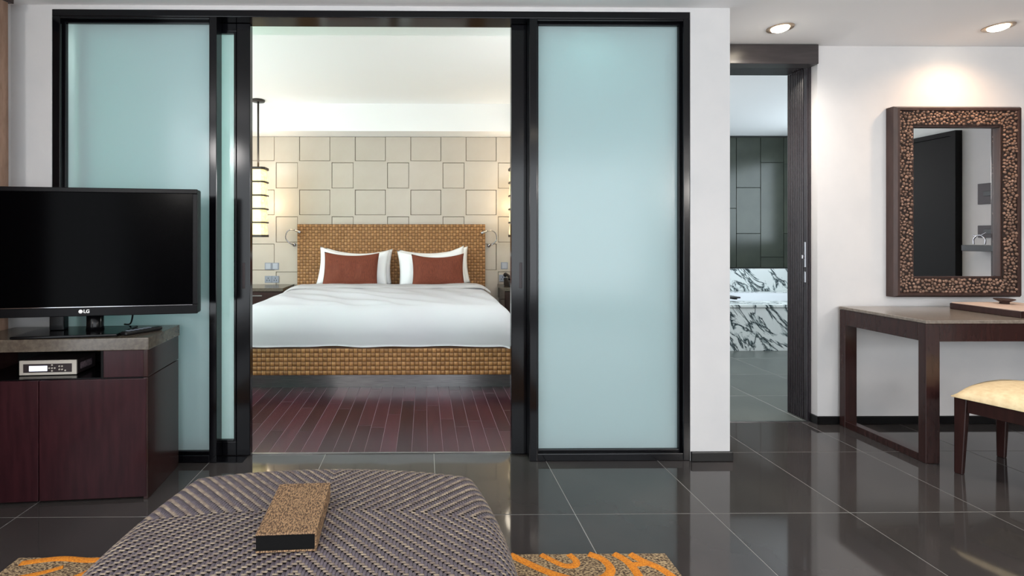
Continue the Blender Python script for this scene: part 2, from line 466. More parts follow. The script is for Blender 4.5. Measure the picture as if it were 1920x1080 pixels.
for c, (x0, x1) in enumerate(((2.82, 3.32), (3.32, 3.82), (3.82, 4.215), (4.215, 4.545), (4.545, 4.86), (4.86, 5.18))):
    cuts = [(0.80, 1.66, 2.56), (0.80, 1.3, 2.05, 2.56), (0.80, 1.60, 2.56), (0.80, 1.26, 1.88, 2.56), (0.80, 0.94, 2.22, 2.56), (0.80, 1.26, 2.2, 2.56)][c]
    for a, b in zip(cuts, cuts[1:]): bpan(x0, x1, a, b)
bt = thing('bathtub', 'white marble bath surround with grey veins under the dark cladding', 'bathtub', (4.0, 5.17, 0))
box('front_panel', -1.6, 1.18, 0, 0.04, 0, 0.455, M['marble'], bt, 0.002)
box('deck_front', -1.6, 1.18, -0.012, 0.32, 0.46, 0.49, M['marble'], bt, 0.004)
box('deck_back', -1.6, 1.18, 1.2, 1.43, 0.46, 0.49, M['marble'], bt, 0.004)
box('deck_side', -1.6, -0.9, 0.32, 1.2, 0.46, 0.49, M['marble'], bt, 0.004)
box('deck_side', 0.95, 1.18, 0.32, 1.2, 0.46, 0.49, M['marble'], bt, 0.004)
box('splashback', -1.6, 1.18, 1.405, 1.43, 0.49, 0.785, M['marble'], bt, 0.003)
bm = bmesh.new()
rings = []
for (hx, hy, z) in ((0.925, 0.44, 0.487), (0.90, 0.42, 0.47), (0.86, 0.38, 0.2), (0.75, 0.30, 0.1)):
    ring = []
    for q in range(40):
        a = 2 * PI * q / 40; cx_, sy_ = math.cos(a), math.sin(a)
        ring.append(bm.verts.new((0.025 + hx * math.copysign(abs(cx_) ** 0.45, cx_), 0.76 + hy * math.copysign(abs(sy_) ** 0.45, sy_), z)))
    rings.append(ring)
for a, b in zip(rings, rings[1:]):
    for q in range(40): bm.faces.new((a[q], b[q], b[(q + 1) % 40], a[(q + 1) % 40]))
bm.faces.new(rings[-1])
finish('basin', bm, M['white_plastic'], bt, True)
tr = thing('bath_tray', 'dark slatted tray lying on the white marble bath deck', 'tray', (3.36, 5.72, 0.491), 0.15)
for i in range(7):
    piece('slat', -0.26, 0.26, -0.15 + i * 0.043, -0.15 + i * 0.043 + 0.034, 0.012, 0.03, M['black_plastic'], tr, 0.003)
for xx in (-0.2, 0.2):
    box('runner', xx - 0.015, xx + 0.015, -0.15, 0.142, 0.0, 0.012, M['black_plastic'], tr)

# ------------------------------------------------------------------ bedroom shell
BY = 6.1
sbox('wall_bedroom_left', -3.3, -3.2, 4.75, 6.2, 0, 2.8, M['wall_warm'])
wbl = struct('wall_bedroom_window')
box('wall_panel', -3.3, -3.2, 2.62, 3.0, 0, 2.8, M['wall_warm'], wbl)
box('wall_panel', -3.3, -3.2, 3.0, 4.75, 0, 0.55, M['wall_warm'], wbl)
box('wall_panel', -3.3, -3.2, 3.0, 4.75, 2.38, 2.8, M['wall_warm'], wbl)
wf = struct('window_3', (-3.25, 3.0, 0.55))
for (a, b, c, d) in ((0, 0.05, 0, 1.83), (1.7, 1.75, 0, 1.83), (0.05, 1.7, 0, 0.05), (0.05, 1.7, 1.78, 1.83), (0.85, 0.9, 0.05, 1.78)):
    box('frame', -0.025, 0.025, a, b, c, d, M['black'], wf)
sbox('wall_bedroom_front', -3.2, XL, 2.62, 2.735, 0, 2.8, M['wall_warm'])
sbox('wall_bedroom_right', 1.5, 1.56, 3.2, 6.2, 0, 2.8, M['wall_warm'])
sbox('wall_bedroom_back', -3.3, 1.56, BY + 0.01, 6.2, 0, 2.8, M['panel_gap'])
# coffered ceiling: lowered border and raised centre
sbox('ceiling', -3.3, 1.56, 3.04, 6.2, 2.78, 2.86, M['ceiling'])
cb = struct('ceiling_border')
box('soffit', -3.3, 1.56, 2.74, 3.04, 2.45, 2.86, M['ceiling'], cb)
box('soffit', -3.3, 1.56, 5.78, 6.11, 2.457, 2.78, M['ceiling'], cb)
box('soffit', -3.3, -2.75, 3.04, 5.78, 2.45, 2.78, M['ceiling'], cb)
# woven looking wall panels, each its own piece
wpan = thing('wall_panelling', 'cream panelled wall of interlocking squares behind the bed', 'panelling', (0, BY, 0))
zb = [2.455, 2.144, 1.806, 1.474, 1.135, 0.79, 0.45, 0.11]
x = -1.704 - 0.344 * 4
c = 0
while x < 1.5:
    narrow = (c % 2 == 0)
    for r in range(len(zb) - 1):
        big = (r % 2 == 1)
        w = (0.312 if not big else 0.264) if narrow else (0.374 if not big else 0.424)
        dz = (0.012 if not big else -0.012) if narrow else (-0.012 if not big else 0.012)
        x0, x1 = max(x - w / 2, -3.18), min(x + w / 2, 1.49)
        z1 = zb[r] + (dz if r else 0); z0 = zb[r + 1] - dz
        th = 0.019 if (big != narrow) else 0.013
        if x1 - x0 > 0.03:
            piece('panel', x0 + 0.0025, x1 - 0.0025, -th + 0.009, 0.009, z0 + 0.0025, z1 - 0.0025, M['panel'], wpan, 0.0025)
    x += 0.344; c += 1

# ------------------------------------------------------------------ bed
bed = thing('bed', 'wide bed with woven tan leather base and headboard on a steel plinth', 'bed', (-0.405, 4.95, 0))
BX0, BX1 = -1.15, 1.15
def weave(name, x0, x1, z0, z1, y, cell, parent, h=0.006):
    """pads of two crossing strips, raised over the backing, facing -y"""
    bm = bmesh.new()
    nx = max(1, round((x1 - x0) / cell)); nz = max(1, round((z1 - z0) / cell))
    cx, cz = (x1 - x0) / nx, (z1 - z0) / nz
    for i in range(nx):
        for j in range(nz):
            p = (i + j) % 2
            ax, az = x0 + i * cx, z0 + j * cz
            gx, gz = cx * (0.03 if p else 0.07), cz * (0.07 if p else 0.03)
            ix, iz = cx * (0.26 if p else 0.16), cz * (0.16 if p else 0.26)
            hh = h * random.uniform(0.8, 1.15)
            o = [bm.verts.new(v) for v in ((ax + gx, y, az + gz), (ax + cx - gx, y, az + gz), (ax + cx - gx, y, az + cz - gz), (ax + gx, y, az + cz - gz))]
            q = [bm.verts.new(v) for v in ((ax + ix, y - hh, az + iz), (ax + cx - ix, y - hh, az + iz), (ax + cx - ix, y - hh, az + cz - iz), (ax + ix, y - hh, az + cz - iz))]
            fs = [bm.faces.new(q)] + [bm.faces.new((o[k], o[(k + 1) % 4], q[(k + 1) % 4], q[k])) for k in range(4)]
            for f in fs: f.material_index = p
    o = finish(name, bm, None, parent, True, [M['strip_a'], M['strip_b']])
    o['kind'] = 'stuff'
    return o
base = box('base', BX0, BX1, -1.085, 1.02, 0.118, 0.33, M['strip_back'], bed, 0.004)
weave('woven_strips', BX0, BX1, 0.12, 0.328, -1.0855, 0.0345, base)
def weave_side(parent, x, sgn):
    o = weave('woven_strips', 0, 2.1, 0.12, 0.328, 0, 0.0345, parent)
    o.rotation_euler = (0, 0, sgn * PI / 2)
    o.location = (x, -1.085 if sgn > 0 else 1.015, 0)
weave_side(base, BX1 + 0.0005, 1)
weave_side(base, BX0 - 0.0005, -1)
box('plinth', BX0 + 0.02, BX1 - 0.02, -1.0, 1.0, 0.0, 0.118, M['steel'], bed)
box('mattress', BX0 + 0.06, BX1 - 0.06, -1.02, 1.02, 0.33, 0.585, M['linen'], bed, 0.04, 3)
hb = box('headboard', BX0, BX1, 1.06, 1.12, 0.24, 1.368, M['strip_back'], bed, 0.004)
weave('woven_strips', BX0, BX1, 0.242, 1.366, 1.0595, 0.036, hb)

# duvet: a soft draped sheet with a turned-down band near the pillows
def duvet():
    bm = bmesh.new()
    nx, ny = 110, 110
    x0, x1, y0, y1 = -1.37, 1.37, -1.30, 0.72
    rnd = random.Random(3)
    waves = [(rnd.uniform(2, 9), rnd.uniform(2, 9), rnd.uniform(0, 6.28), rnd.uniform(0.0012, 0.0035)) for _ in range(16)]
    G = []
    def prof(s, zt, zb_, R):
        # s: signed distance inside the edge (positive inside). returns (offset, z)
        return s
    for j in range(ny + 1):
        row = []
        for i in range(nx + 1):
            u = x0 + (x1 - x0) * i / nx; v = y0 + (y1 - y0) * j / ny
            # arclength style drop at sides and foot
            xx, yy, z = u, v, 0.640
            def drop(d, R):
                # d = how far beyond the start of the rounding
                if d <= 0: return 0, 0
                a = d / R
                if a < PI / 2: return R * math.sin(a) - d, -R * (1 - math.cos(a))
                return R - d, -R - (d - R * PI / 2)
            dx = abs(u) - 1.00
            ox, oz = drop(dx, 0.13)
            xx = math.copysign(abs(u) + ox, u); z += oz
            dy = -(v + 0.885)
            oy, oz2 = drop(dy, 0.21)
            yy = v - oy; z += oz2
            if z < 0.327: z = 0.327 + 0.004 * math.sin(u * 9) + 0.003 * math.sin(v * 12)
            w = sum(a * math.sin(p * u * 2.2 + q * v * 2.2 + ph) for p, q, ph, a in waves)
            z += w * (1 if max(dx, dy) <= 0 else 0.3)
            # crown of the filling
            z += 0.018 * max(0, 1 - (u / 1.1) ** 4) * max(0, 1 - (v / 1.1) ** 4)
            yy -= 0.012 * max(0, min(1, dy / 0.1)) * math.sin(u * 7.3 + 1) if dy > 0 else 0
            row.append(bm.verts.new((xx, yy, z)))
        G.append(row)
    for j in range(ny):
        for i in range(nx):
            bm.faces.new((G[j][i], G[j][i + 1], G[j + 1][i + 1], G[j + 1][i]))
    bmesh.ops.solidify(bm, geom=bm.faces[:], thickness=0.02)
    bmesh.ops.recalc_face_normals(bm, faces=bm.faces)
    return bm
dv = thing('duvet', 'thick white duvet covering the bed and hanging over its foot', 'duvet', (-0.405, 4.95, 0))
finish('cover', duvet(), M['linen'], dv, True)
# turned down sheet band
def band(x0, x1, y0, y1, z, th, seed):
    bm = bmesh.new(); nx, ny = 80, 10
    rnd = random.Random(seed); ph = [rnd.uniform(0, 6) for _ in range(4)]
    G = []
    for j in range(ny + 1):
        row = []
        for i in range(nx + 1):
            u = x0 + (x1 - x0) * i / nx; v = y0 + (y1 - y0) * j / ny
            zz = z + 0.006 * math.sin(u * 5 + ph[0]) + 0.003 * math.sin(u * 13 + v * 9 + ph[1])
            e = min(j, ny - j)
            zz += th * min(1, (e / 1.6)) ** 0.5
            d = abs(u) - 0.98
            if d > 0: zz -= 0.13 * (1 - math.cos(min(d / 0.15, PI / 2))) + max(0, d - 0.2) * 0.6
            vv = v + 0.006 * math.sin(u * 4 + ph[2])
            row.append(bm.verts.new((u, vv, zz)))
        G.append(row)
    for j in range(ny):
        for i in range(nx):
            bm.faces.new((G[j][i], G[j][i + 1], G[j + 1][i + 1], G[j + 1][i]))
    bmesh.ops.solidify(bm, geom=bm.faces[:], thickness=0.012)
    bmesh.ops.recalc_face_normals(bm, faces=bm.faces)
    return bm
finish('turned_down_sheet', band(-1.12, 1.12, 0.33, 0.76, 0.655, 0.022, 5), M['linen'], dv, True)

# pillows and cushions
def cushion_bm(w, h, t, pinch=0.12, seed=0, flange=0.0, sag=0.04):
    bm = bmesh.new(); n = 26; rnd = random.Random(seed)
    ph = [rnd.uniform(0, 6.28) for _ in range(6)]
    A, B = [], []
    for j in range(n + 1):
        ra, rb = [], []
        for i in range(n + 1):
            u, v = 2 * i / n - 1, 2 * j / n - 1
            x = u * w / 2 * (1 - pinch * (1 - v * v) * abs(u) * 0.5)
            z = v * h / 2 * (1 - pinch * (1 - u * u) * abs(v))
            if v > 0: z -= sag * (1 - u * u) * v
            f = max(0.0, (1 - abs(u) ** 2.6) * (1 - abs(v) ** 2.6)) ** 0.55
            wr = 0.006 * math.sin(u * 7 + ph[0] + v * 3) * math.sin(v * 6 + ph[1]) + 0.003 * math.sin(u * 15 + ph[2])
            ra.append(bm.verts.new((x, -t / 2 * f + wr * f, z)))
            rb.append(ra[-1] if (i in (0, n) or j in (0, n)) else bm.verts.new((x, t / 2 * f, z)))
        A.append(ra); B.append(rb)
    for j in range(n):
        for i in range(n):
            bm.faces.new((A[j][i], A[j][i + 1], A[j + 1][i + 1], A[j + 1][i]))
            bm.faces.new((B[j][i], B[j + 1][i], B[j + 1][i + 1], B[j][i + 1]))
    return bm
def pillow(name, label, cat, w, h, t, x, y, z, lean, m, seed, group, roll=0.0, pinch=0.12, sag=0.04, mirror=False):
    o = finish(name, cushion_bm(w, h, t, pinch, seed, sag=sag), m, None, True)
    tag(o, label, cat, group)
    o.location = (x, y, z)
    o.rotation_euler = (-lean, roll, 0)
    return o
PZ = 0.655
# heights below are the centres of the leaning cushions
pillow('pillow', 'white pillow leaning on headboard behind the left pillow, only its right edge showing', 'pillow', 0.82, 0.44, 0.15, -0.80, 5.93, PZ + 0.205, 0.22, M['pillow'], 1, 'white pillows', 0.02)
pillow('pillow', 'front white pillow behind the left rust cushion, raised left corner', 'pillow', 0.83, 0.46, 0.16, -0.835, 5.775, PZ + 0.205, 0.26, M['pillow'], 2, 'white pillows', 0.05, sag=0.06)
pillow('pillow', 'white pillow leaning on headboard behind the right pillow, only its outer edge showing', 'pillow', 0.84, 0.45, 0.15, 0.12, 5.93, PZ + 0.205, 0.22, M['pillow'], 3, 'white pillows', -0.05)
pillow('pillow', 'front white pillow behind the right rust cushion, raised right corner', 'pillow', 0.80, 0.46, 0.16, 0.085, 5.775, PZ + 0.205, 0.26, M['pillow'], 4, 'white pillows', -0.07, sag=0.06)
pillow('cushion', 'rust brown cushion in front of the left white pillows', 'cushion', 0.635, 0.425, 0.13, -0.845, 5.635, PZ + 0.175, 0.30, M['rust'], 5, 'rust cushions', 0.02, 0.10, 0.02)
pillow('cushion', 'rust brown cushion in front of the right white pillows', 'cushion', 0.61, 0.405, 0.13, 0.155, 5.635, PZ + 0.168, 0.30, M['rust'], 6, 'rust cushions', -0.015, 0.13, 0.02)

# ------------------------------------------------------------------ nightstands and what stands on them
def nightstand(label, x0, x1):
    cx = (x0 + x1) / 2
    o = thing('nightstand', label, 'nightstand', (cx, 5.6, 0), 0, 'nightstands')
    w = (x1 - x0) / 2
    box('top', -w, w, 0, 0.49, 0.59, 0.628, M['stone_top'], o, 0.003)
    box('body', -w + 0.015, w - 0.015, 0.02, 0.48, 0.0, 0.588, M['wood_dark'], o, 0.003)
    for z0, z1 in ((0.32, 0.575), (0.05, 0.31)):
        d = box('drawer', -w + 0.02, w - 0.02, 0.004, 0.02, z0, z1, M['wood_dark'], o, 0.002)
        box('handle', -0.06, 0.06, -0.01, 0.004, z1 - 0.04, z1 - 0.028, M['steel'], d, 0.002)
    return o
nightstand('dark wooden nightstand with stone top left of the bed', -2.2, -1.612)
nightstand('dark wooden nightstand with stone top right of the bed, holding the telephone', 0.905, 1.48)
ph = thing('telephone', 'black desk telephone on the right nightstand', 'telephone', (1.06, 5.80, 0.628), 0.25)
bm = bmesh.new(); add_box(bm, -0.10, 0.10, -0.085, 0.085, 0, 0.05, 0.012)
for v in bm.verts:
    if v.co.z > 0.02: v.co.z += 0.30 * (v.co.y + 0.085)
finish('body', bm, M['black_plastic'], ph)
hs = tube('handset', smooth_curve([(-0.07, -0.05, 0.09), (-0.07, -0.02, 0.115), (-0.07, 0.06, 0.135), (-0.07, 0.10, 0.125)]), [0.026] * 5 + [0.017] * 14 + [0.026] * 6, M['black_plastic'], ph)
box('keypad', -0.02, 0.08, -0.05, 0.05, 0.07, 0.09, M['grey_plastic'], ph, 0.003)

def plate(name, label, cat, x, z, n, socket, group, y=BY - 0.008):
    o = thing(name, label, cat, (x, y, z), 0, group)
    for i in range(n):
        xx = (i - (n - 1) / 2) * 0.088
        p = box('cover_plate', xx - 0.043, xx + 0.043, -0.008, 0, -0.043, 0.043, M['grey_plastic'], o, 0.003)
        if socket:
            for (dx, dz, rw, rh) in ((0, 0.014, 0.004, 0.014), (-0.014, -0.012, 0.004, 0.014), (0.014, -0.012, 0.004, 0.014)):
                box('slot', xx + dx - rw, xx + dx + rw, -0.0092, -0.006, dz - rh / 2, dz + rh / 2, M['black_plastic'], p)
        else:
            box('rocker', xx - 0.03, xx + 0.03, -0.011, -0.008, -0.034, 0.034, M['switch_grey'], p, 0.002)
    return o
plate('light_switch', 'double grey light switch above the left nightstand', 'switch', -1.888, 0.85, 2, False, 'bedside switches')
plate('wall_socket', 'double grey wall socket just above the left nightstand', 'socket', -1.888, 0.688, 2, True, 'bedside sockets')
plate('light_switch', 'single grey light switch right of the bed above the telephone', 'switch', 0.992, 0.855, 1, False, 'bedside switches')
plate('light_switch', 'single grey light switch partly cut off by the black door frame', 'switch', 1.125, 0.855, 1, False, 'bedside switches')
plate('wall_socket', 'single wall socket behind the telephone on the right nightstand', 'socket', 0.97, 0.70, 1, True, 'bedside sockets')

# gooseneck reading lamps on both sides of the headboard
def reading_lamp(label, sx, x, z):
    o = thing('reading_lamp', label, 'lamp', (x, BY - 0.008, z), 0, 'reading lamps')
    lathe('wall_rose', [(0.022, 0.0), (0.022, 0.012), (0.012, 0.02)], M['chrome'], o, 16).rotation_euler = (PI / 2, 0, 0)
    pts = smooth_curve([(0, -0.02, 0), (sx * 0.035, -0.05, 0.015), (sx * 0.085, -0.07, 0.075), (sx * 0.07, -0.09, 0.15), (sx * 0.02, -0.11, 0.185), (-sx * 0.03, -0.125, 0.18)])
    tube('gooseneck', pts, 0.0065, M['chrome'], o)
    tube('lamp_head', [(-sx * 0.03, -0.125, 0.18), (-sx * 0.055, -0.13, 0.174), (-sx * 0.095, -0.14, 0.158), (-sx * 0.112, -0.145, 0.15)], [0.008, 0.014, 0.017, 0.017], M['chrome'], o, 12)
    return o
reading_lamp('chrome gooseneck reading lamp at the left end of the headboard', -1, -1.612, 1.115)
reading_lamp('chrome gooseneck reading lamp at the right end of the headboard', 1, 0.80, 1.105)

# paper pendant lanterns
def pendant(label, x, y, z0, z1, zc):
    o = thing('pendant_lamp', label, 'lamp', (x, y, z0), 0, 'paper lantern pendants')
    H = z1 - z0; n = 5; th = H / n; hw = 0.088
    def sq(r, z, ch=0.32):
        c = r * (1 - ch)
        return [Vector(p + (z,)) for p in ((c, -r), (r, -c), (r, c), (c, r), (-c, r), (-r, c), (-r, -c), (-c, -r))]
    for t_ in range(n):
        bm = bmesh.new(); rings = []
        for s, k in ((0.0, 0.93), (0.16, 1.02), (0.35, 1.03), (0.65, 0.98), (0.85, 0.93), (1.0, 0.9)):
            rings.append([bm.verts.new(p) for p in sq(hw * k, t_ * th + s * th)])
        for a, b in zip(rings, rings[1:]):
            for q in range(8): bm.faces.new((a[q], a[(q + 1) % 8], b[(q + 1) % 8], b[q]))
        finish('shade', bm, M['paper_lamp'], o, False)
    for t_ in range(n + 1):
        bm = bmesh.new()
        hh = 0.013 if t_ in (0, n) else 0.008
        a = [bm.verts.new(p) for p in sq(hw + 0.012, t_ * th - hh)]; b = [bm.verts.new(p) for p in sq(hw + 0.012, t_ * th + hh)]
        c = [bm.verts.new(p) for p in sq(hw - 0.012, t_ * th - hh)]; d = [bm.verts.new(p) for p in sq(hw - 0.012, t_ * th + hh)]
        for q in range(8):
            e = (q + 1) % 8
            bm.faces.new((a[q], a[e], b[e], b[q])); bm.faces.new((c[e], c[q], d[q], d[e]))
            bm.faces.new((b[q], b[e], d[e], d[q])); bm.faces.new((a[e], a[q], c[q], c[e]))
        finish('rib', bm, M['rib'], o)
    for dx, dy in ((1, 0), (0, 1)):
        box('cross_bar', -hw * (dx or 0.06), hw * (dx or 0.06), -hw * (dy or 0.06), hw * (dy or 0.06), H, H + 0.008, M['rib'], o)
    tube('stem', [(0, 0, H), (0, 0, zc - z0 - 0.01)], 0.011, M['rib'], o)
    lathe('ceiling_canopy', [(0.07, zc - z0 - 0.022), (0.075, zc - z0 - 0.015), (0.075, zc - z0 - 0.0005)], M['rib'], o, 20)
    l = bpy.data.lights.new('pendant_bulb', 'POINT'); l.energy = 6; l.color = (1.0, 0.88, 0.70); l.shadow_soft_size = 0.14
    lo = bpy.data.objects.new('pendant_bulb', l); COL.objects.link(lo); lo.parent = o; lo.location = (0, -0.0, H + 0.06)
    l = bpy.data.lights.new('pendant_glow', 'POINT'); l.energy = 3.5; l.color = (1.0, 0.78, 0.50); l.shadow_soft_size = 0.08
    lo = bpy.data.objects.new('pendant_glow', l); COL.objects.link(lo); lo.parent = o; lo.location = (0.0, 0.17, H * 0.5)
    return o
pendant('tall paper lantern pendant over the left nightstand, with its stem in view', -1.905, 5.64, 1.222, 1.99, 2.78)
pendant('tall paper lantern pendant over the right nightstand, half hidden by the black door frame', 1.075, 5.64, 1.222, 1.99, 2.78)

# ------------------------------------------------------------------ downlights
def downlight(label, x, y, z, power, color, size=1.9, blend=0.5, tilt=(0, 0), fix=True):
    o = thing('downlight', label, 'downlight', (x, y, z), 0, 'recessed ceiling downlights')
    bm = bmesh.new()
    add_lathe(bm, [(0.048, -0.003), (0.068, -0.006), (0.07, -0.0005), (0.046, -0.0005)], n=28)
    finish('trim_ring', bm, M['brass_trim'], o, True)
    lathe('lens', [(0.046, -0.0035), (0.043, -0.012), (0.028, -0.019), (0.01, -0.021)], M['lamp_on'], o, 24)
    l = bpy.data.lights.new('downlight_beam', 'SPOT'); l.energy = power; l.color = color
    l.spot_size = size; l.spot_blend = blend; l.shadow_soft_size = 0.035
    lo = bpy.data.objects.new('downlight_beam', l); COL.objects.link(lo); lo.parent = o
    lo.location = (0, 0, -0.04); lo.rotation_euler = (tilt[0], tilt[1], 0)
    return o
WARM = (1.0, 0.62, 0.36)
NEUT = (1.0, 0.90, 0.80)
downlight('round downlight in the white ceiling in front of the bathroom doorway', 2.09, 2.862, CE, 75, NEUT, 2.7, 1.0)
downlight('round warm downlight in the white ceiling above the pebble mirror', 3.355, 2.834, CE, 22, WARM, 2.7, 1.0, (0.12, 0))
downlight('recessed downlight on the sitting room ceiling above the ottoman', -0.3, 1.0, CE, 30, NEUT, 2.6, 0.9)
downlight('recessed downlight on the sitting room ceiling above the stool', 3.3, 0.9, CE, 35, NEUT, 2.6, 0.9)
downlight('recessed downlight on the sitting room ceiling in front of the rear window', 1.3, -0.6, CE, 30, NEUT, 2.6, 0.9)
downlight('recessed downlight in the bedroom ceiling border near the sliding doors', 0.9, 2.9, 2.45, 20, NEUT, 2.6, 0.9)
downlight('recessed downlight in the bedroom ceiling border near the garden window', -2.0, 2.9, 2.45, 16, NEUT, 2.6, 0.9)
downlight('added unseen downlight in the raised bedroom ceiling over the foot of the bed', -0.4, 3.25, 2.78, 30, (1.0, 0.94, 1.0), 2.8, 0.9)  # added to brighten the bedroom, placed where the door header hides it
downlight('added unseen downlight in the bathroom ceiling over the marble bath', 4.75, 5.2, 2.586, 40, (0.92, 0.99, 1.0), 2.8, 0.9)  # added to brighten the bathroom, set off to the side out of sight
downlight('added unseen downlight in the bathroom ceiling over the tiled floor', 2.35, 4.2, 2.586, 40, (0.92, 0.99, 1.0), 2.8, 0.9)  # second added bathroom light, also kept out of view

# ------------------------------------------------------------------ television cabinet and its things
SR = math.radians(4.5)
SL = Vector((-1.268, 2.262, 0))
def on_cab(lx, ly, z):
    c, s = math.cos(SR), math.sin(SR)
    return (SL.x + lx * c - ly * s, SL.y + lx * s + ly * c, z)
cb_ = thing('tv_cabinet', 'dark mahogany television cabinet with brown stone top and open niche', 'cabinet', SL, SR)
CW, CD = 0.80, 0.335
box('top', -CW - 0.004, 0.006, -0.006, CD, 0.684, 0.74, M['stone_top'], cb_, 0.003)
box('side_panel', -0.02, 0, 0, CD, 0.56, 0.683, M['wood_dark'], cb_, 0.002)
box('side_panel', -0.02, 0, 0, CD, 0.0, 0.556, M['wood_dark'], cb_, 0.002)
box('side_panel', -CW, -CW + 0.02, 0, CD, 0.0, 0.683, M['wood_dark'], cb_, 0.002)
box('niche_floor', -CW + 0.02, -0.02, 0.012, CD, 0.54, 0.558, M['tv_black'], cb_)
box('back_panel', -CW + 0.02, -0.02, CD - 0.014, CD - 0.002, 0.02, 0.683, M['box_black'], cb_)
box('front_panel', -0.194, -0.02, 0.002, 0.02, 0.56, 0.683, M['wood_red'], cb_, 0.002)
box('niche_side', -0.206, -0.194, 0.004, CD - 0.014, 0.558, 0.683, M['box_black'], cb_)
box('door', -0.466, -0.006, -0.002, 0.018, 0.012, 0.553, M['wood_red'], cb_, 0.002)
box('door', -CW + 0.004, -0.47, -0.002, 0.018, 0.012, 0.553, M['wood_red'], cb_, 0.002)
box('bottom_panel', -CW + 0.02, -0.02, 0.02, CD - 0.014, 0.012, 0.03, M['box_black'], cb_)

mp = thing('media_player', 'small silver media player with lit display in the cabinet niche', 'media player', on_cab(-0.475, 0.07, 0.5585), SR)
box('case', -0.125, 0.125, 0.008, 0.15, 0.003, 0.068, M['dark_metal'], mp, 0.002)
fp = box('front_panel', -0.125, 0.125, 0, 0.008, 0.002, 0.07, M['silver'], mp, 0.002)
box('inset_panel', -0.107, 0.105, -0.0015, 0.002, 0.014, 0.054, M['dark_metal'], fp, 0.001)
box('display', -0.08, -0.002, -0.0028, 0, 0.021, 0.045, M['lcd'], fp)
for (bx_, bz) in ((0.02, 0.048), (0.008, 0.034), (0.02, 0.034), (0.032, 0.034), (0.02, 0.021), (0.052, 0.042), (0.064, 0.042), (0.052, 0.027), (0.064, 0.027), (0.078, 0.022)):
    lathe('button', [(0.004, 0), (0.004, 0.003), (0.003, 0.004)], M['silver'], fp, 10).matrix_local = Matrix.Translation((bx_, -0.0015, bz)) @ Matrix.Rotation(PI / 2, 4, 'X')
box('paper_label', 0.125, 0.1256, 0.03, 0.12, 0.02, 0.05, M['label'], mp)
for xx in (-0.1, 0.1):
    for yy in (0.02, 0.13): lathe('foot', [(0.008, 0), (0.008, 0.004)], M['black_plastic'], mp, 10, xx, yy)

# television
TR = math.radians(9.2)
tvc = (-1.60, 2.335, 0.741)
tv = thing('television', 'large black flat television turned slightly on the cabinet, screen off', 'television', tvc, TR)
TW0, TW1, TZ0, TZ1 = -0.50, 0.497, 0.087, 0.692
bm = bmesh.new()
add_box(bm, TW0, TW1, 0, 0.055, TZ0, TZ1, 0.008)
finish('housing', bm, M['bezel'], tv)
bz = 0.022; bb = 0.045
for nm, a, b, c, d in (('bezel', TW0, TW1, TZ1 - bz, TZ1), ('bezel', TW0, TW1, TZ0, TZ0 + bb), ('bezel', TW0, TW0 + bz, TZ0 + bb, TZ1 - bz), ('bezel', TW1 - bz, TW1, TZ0 + bb, TZ1 - bz)):
    box(nm, a, b, -0.012, 0.003, c, d, M['bezel'], tv, 0.003)
box('screen', TW0 + bz, TW1 - bz, -0.004, 0.002, TZ0 + bb, TZ1 - bz, M['tv_screen'], tv)
box('bezel_highlight', TW0 + bz, TW1 - bz, -0.0135, -0.0115, TZ0 + bb - 0.0025, TZ0 + bb, M['chrome'], tv)
bz2 = lathe('emblem', [(0.009, 0), (0.009, 0.0015)], M['white_mark'], tv, 24)
bz2.matrix_local = Matrix.Translation((-0.016, -0.0125, 0.1095)) @ Matrix.Rotation(PI / 2, 4, 'X')
def text(name, body, size, m, parent, loc):
    c = bpy.data.curves.new(name, 'FONT'); c.body = body; c.size = size; c.extrude = 0.0006; c.offset = size * 0.025
    c.align_x = 'LEFT'; c.align_y = 'CENTER'
    c.materials.append(m)
    tmp = bpy.data.objects.new(name, c)
    me = bpy.data.meshes.new_from_object(tmp); bpy.data.objects.remove(tmp); bpy.data.curves.remove(c)
    o = link(name, me, parent)
    o.location = loc; o.rotation_euler = (PI / 2, 0, 0)
    return o
text('lettering', 'LG', 0.0215, M['white_mark'], tv, (-0.004, -0.0135, 0.1095))
bm = bmesh.new()
add_box(bm, -0.27, 0.17, -0.085, 0.15, 0.0, 0.012, 0.004)
finish('base', bm, M['tv_black'], tv)
lathe('neck', [(0.038, 0.012), (0.036, 0.03), (0.036, 0.12)], M['tv_black'], tv, 28, 0.012, 0.062)
box('rear_cover', -0.185, -0.122, 0.056, 0.10, 0.012, 0.12, M['tv_black'], tv, 0.004)
cab = tube('power_cable', smooth_curve([(0.17, 0.08, 0.15), (0.165, 0.10, 0.08), (0.13, 0.16, 0.02), (0.09, 0.19, 0.012)]), 0.004, M['black_plastic'], tv)

rc = thing('remote_control', 'slim black remote control lying on the cabinet beside the television base', 'remote', on_cab(-0.084, 0.125, 0.741), math.radians(-30))
bm = bmesh.new(); add_box(bm, -0.022, 0.022, -0.09, 0.09, 0, 0.018, 0.006)
finish('body', bm, M['black_plastic'], rc)
for i in range(6):
    for j in (-1, 0, 1):
        box('button', j * 0.011 - 0.0035, j * 0.011 + 0.0035, -0.07 + i * 0.02, -0.062 + i * 0.02, 0.018, 0.0195, M['grey_plastic'], rc)

# ------------------------------------------------------------------ rug and ottoman
rug = thing('rug', 'brown speckled rug with orange swirls under the woven ottoman', 'rug', (-0.3, 1.0, 0))
box('pile', -1.204, 1.204, -1.1, 0.835, 0.0005, 0.012, M['rug'], rug, 0.004)
def swirl(pts, r=0.019):
    pts = [(a, b, 0.0105) for a, b in pts]
    c = smooth_curve(pts, 9)
    tube('swirl', c, r, M['rug_orange'], rug, 8, 0.22)
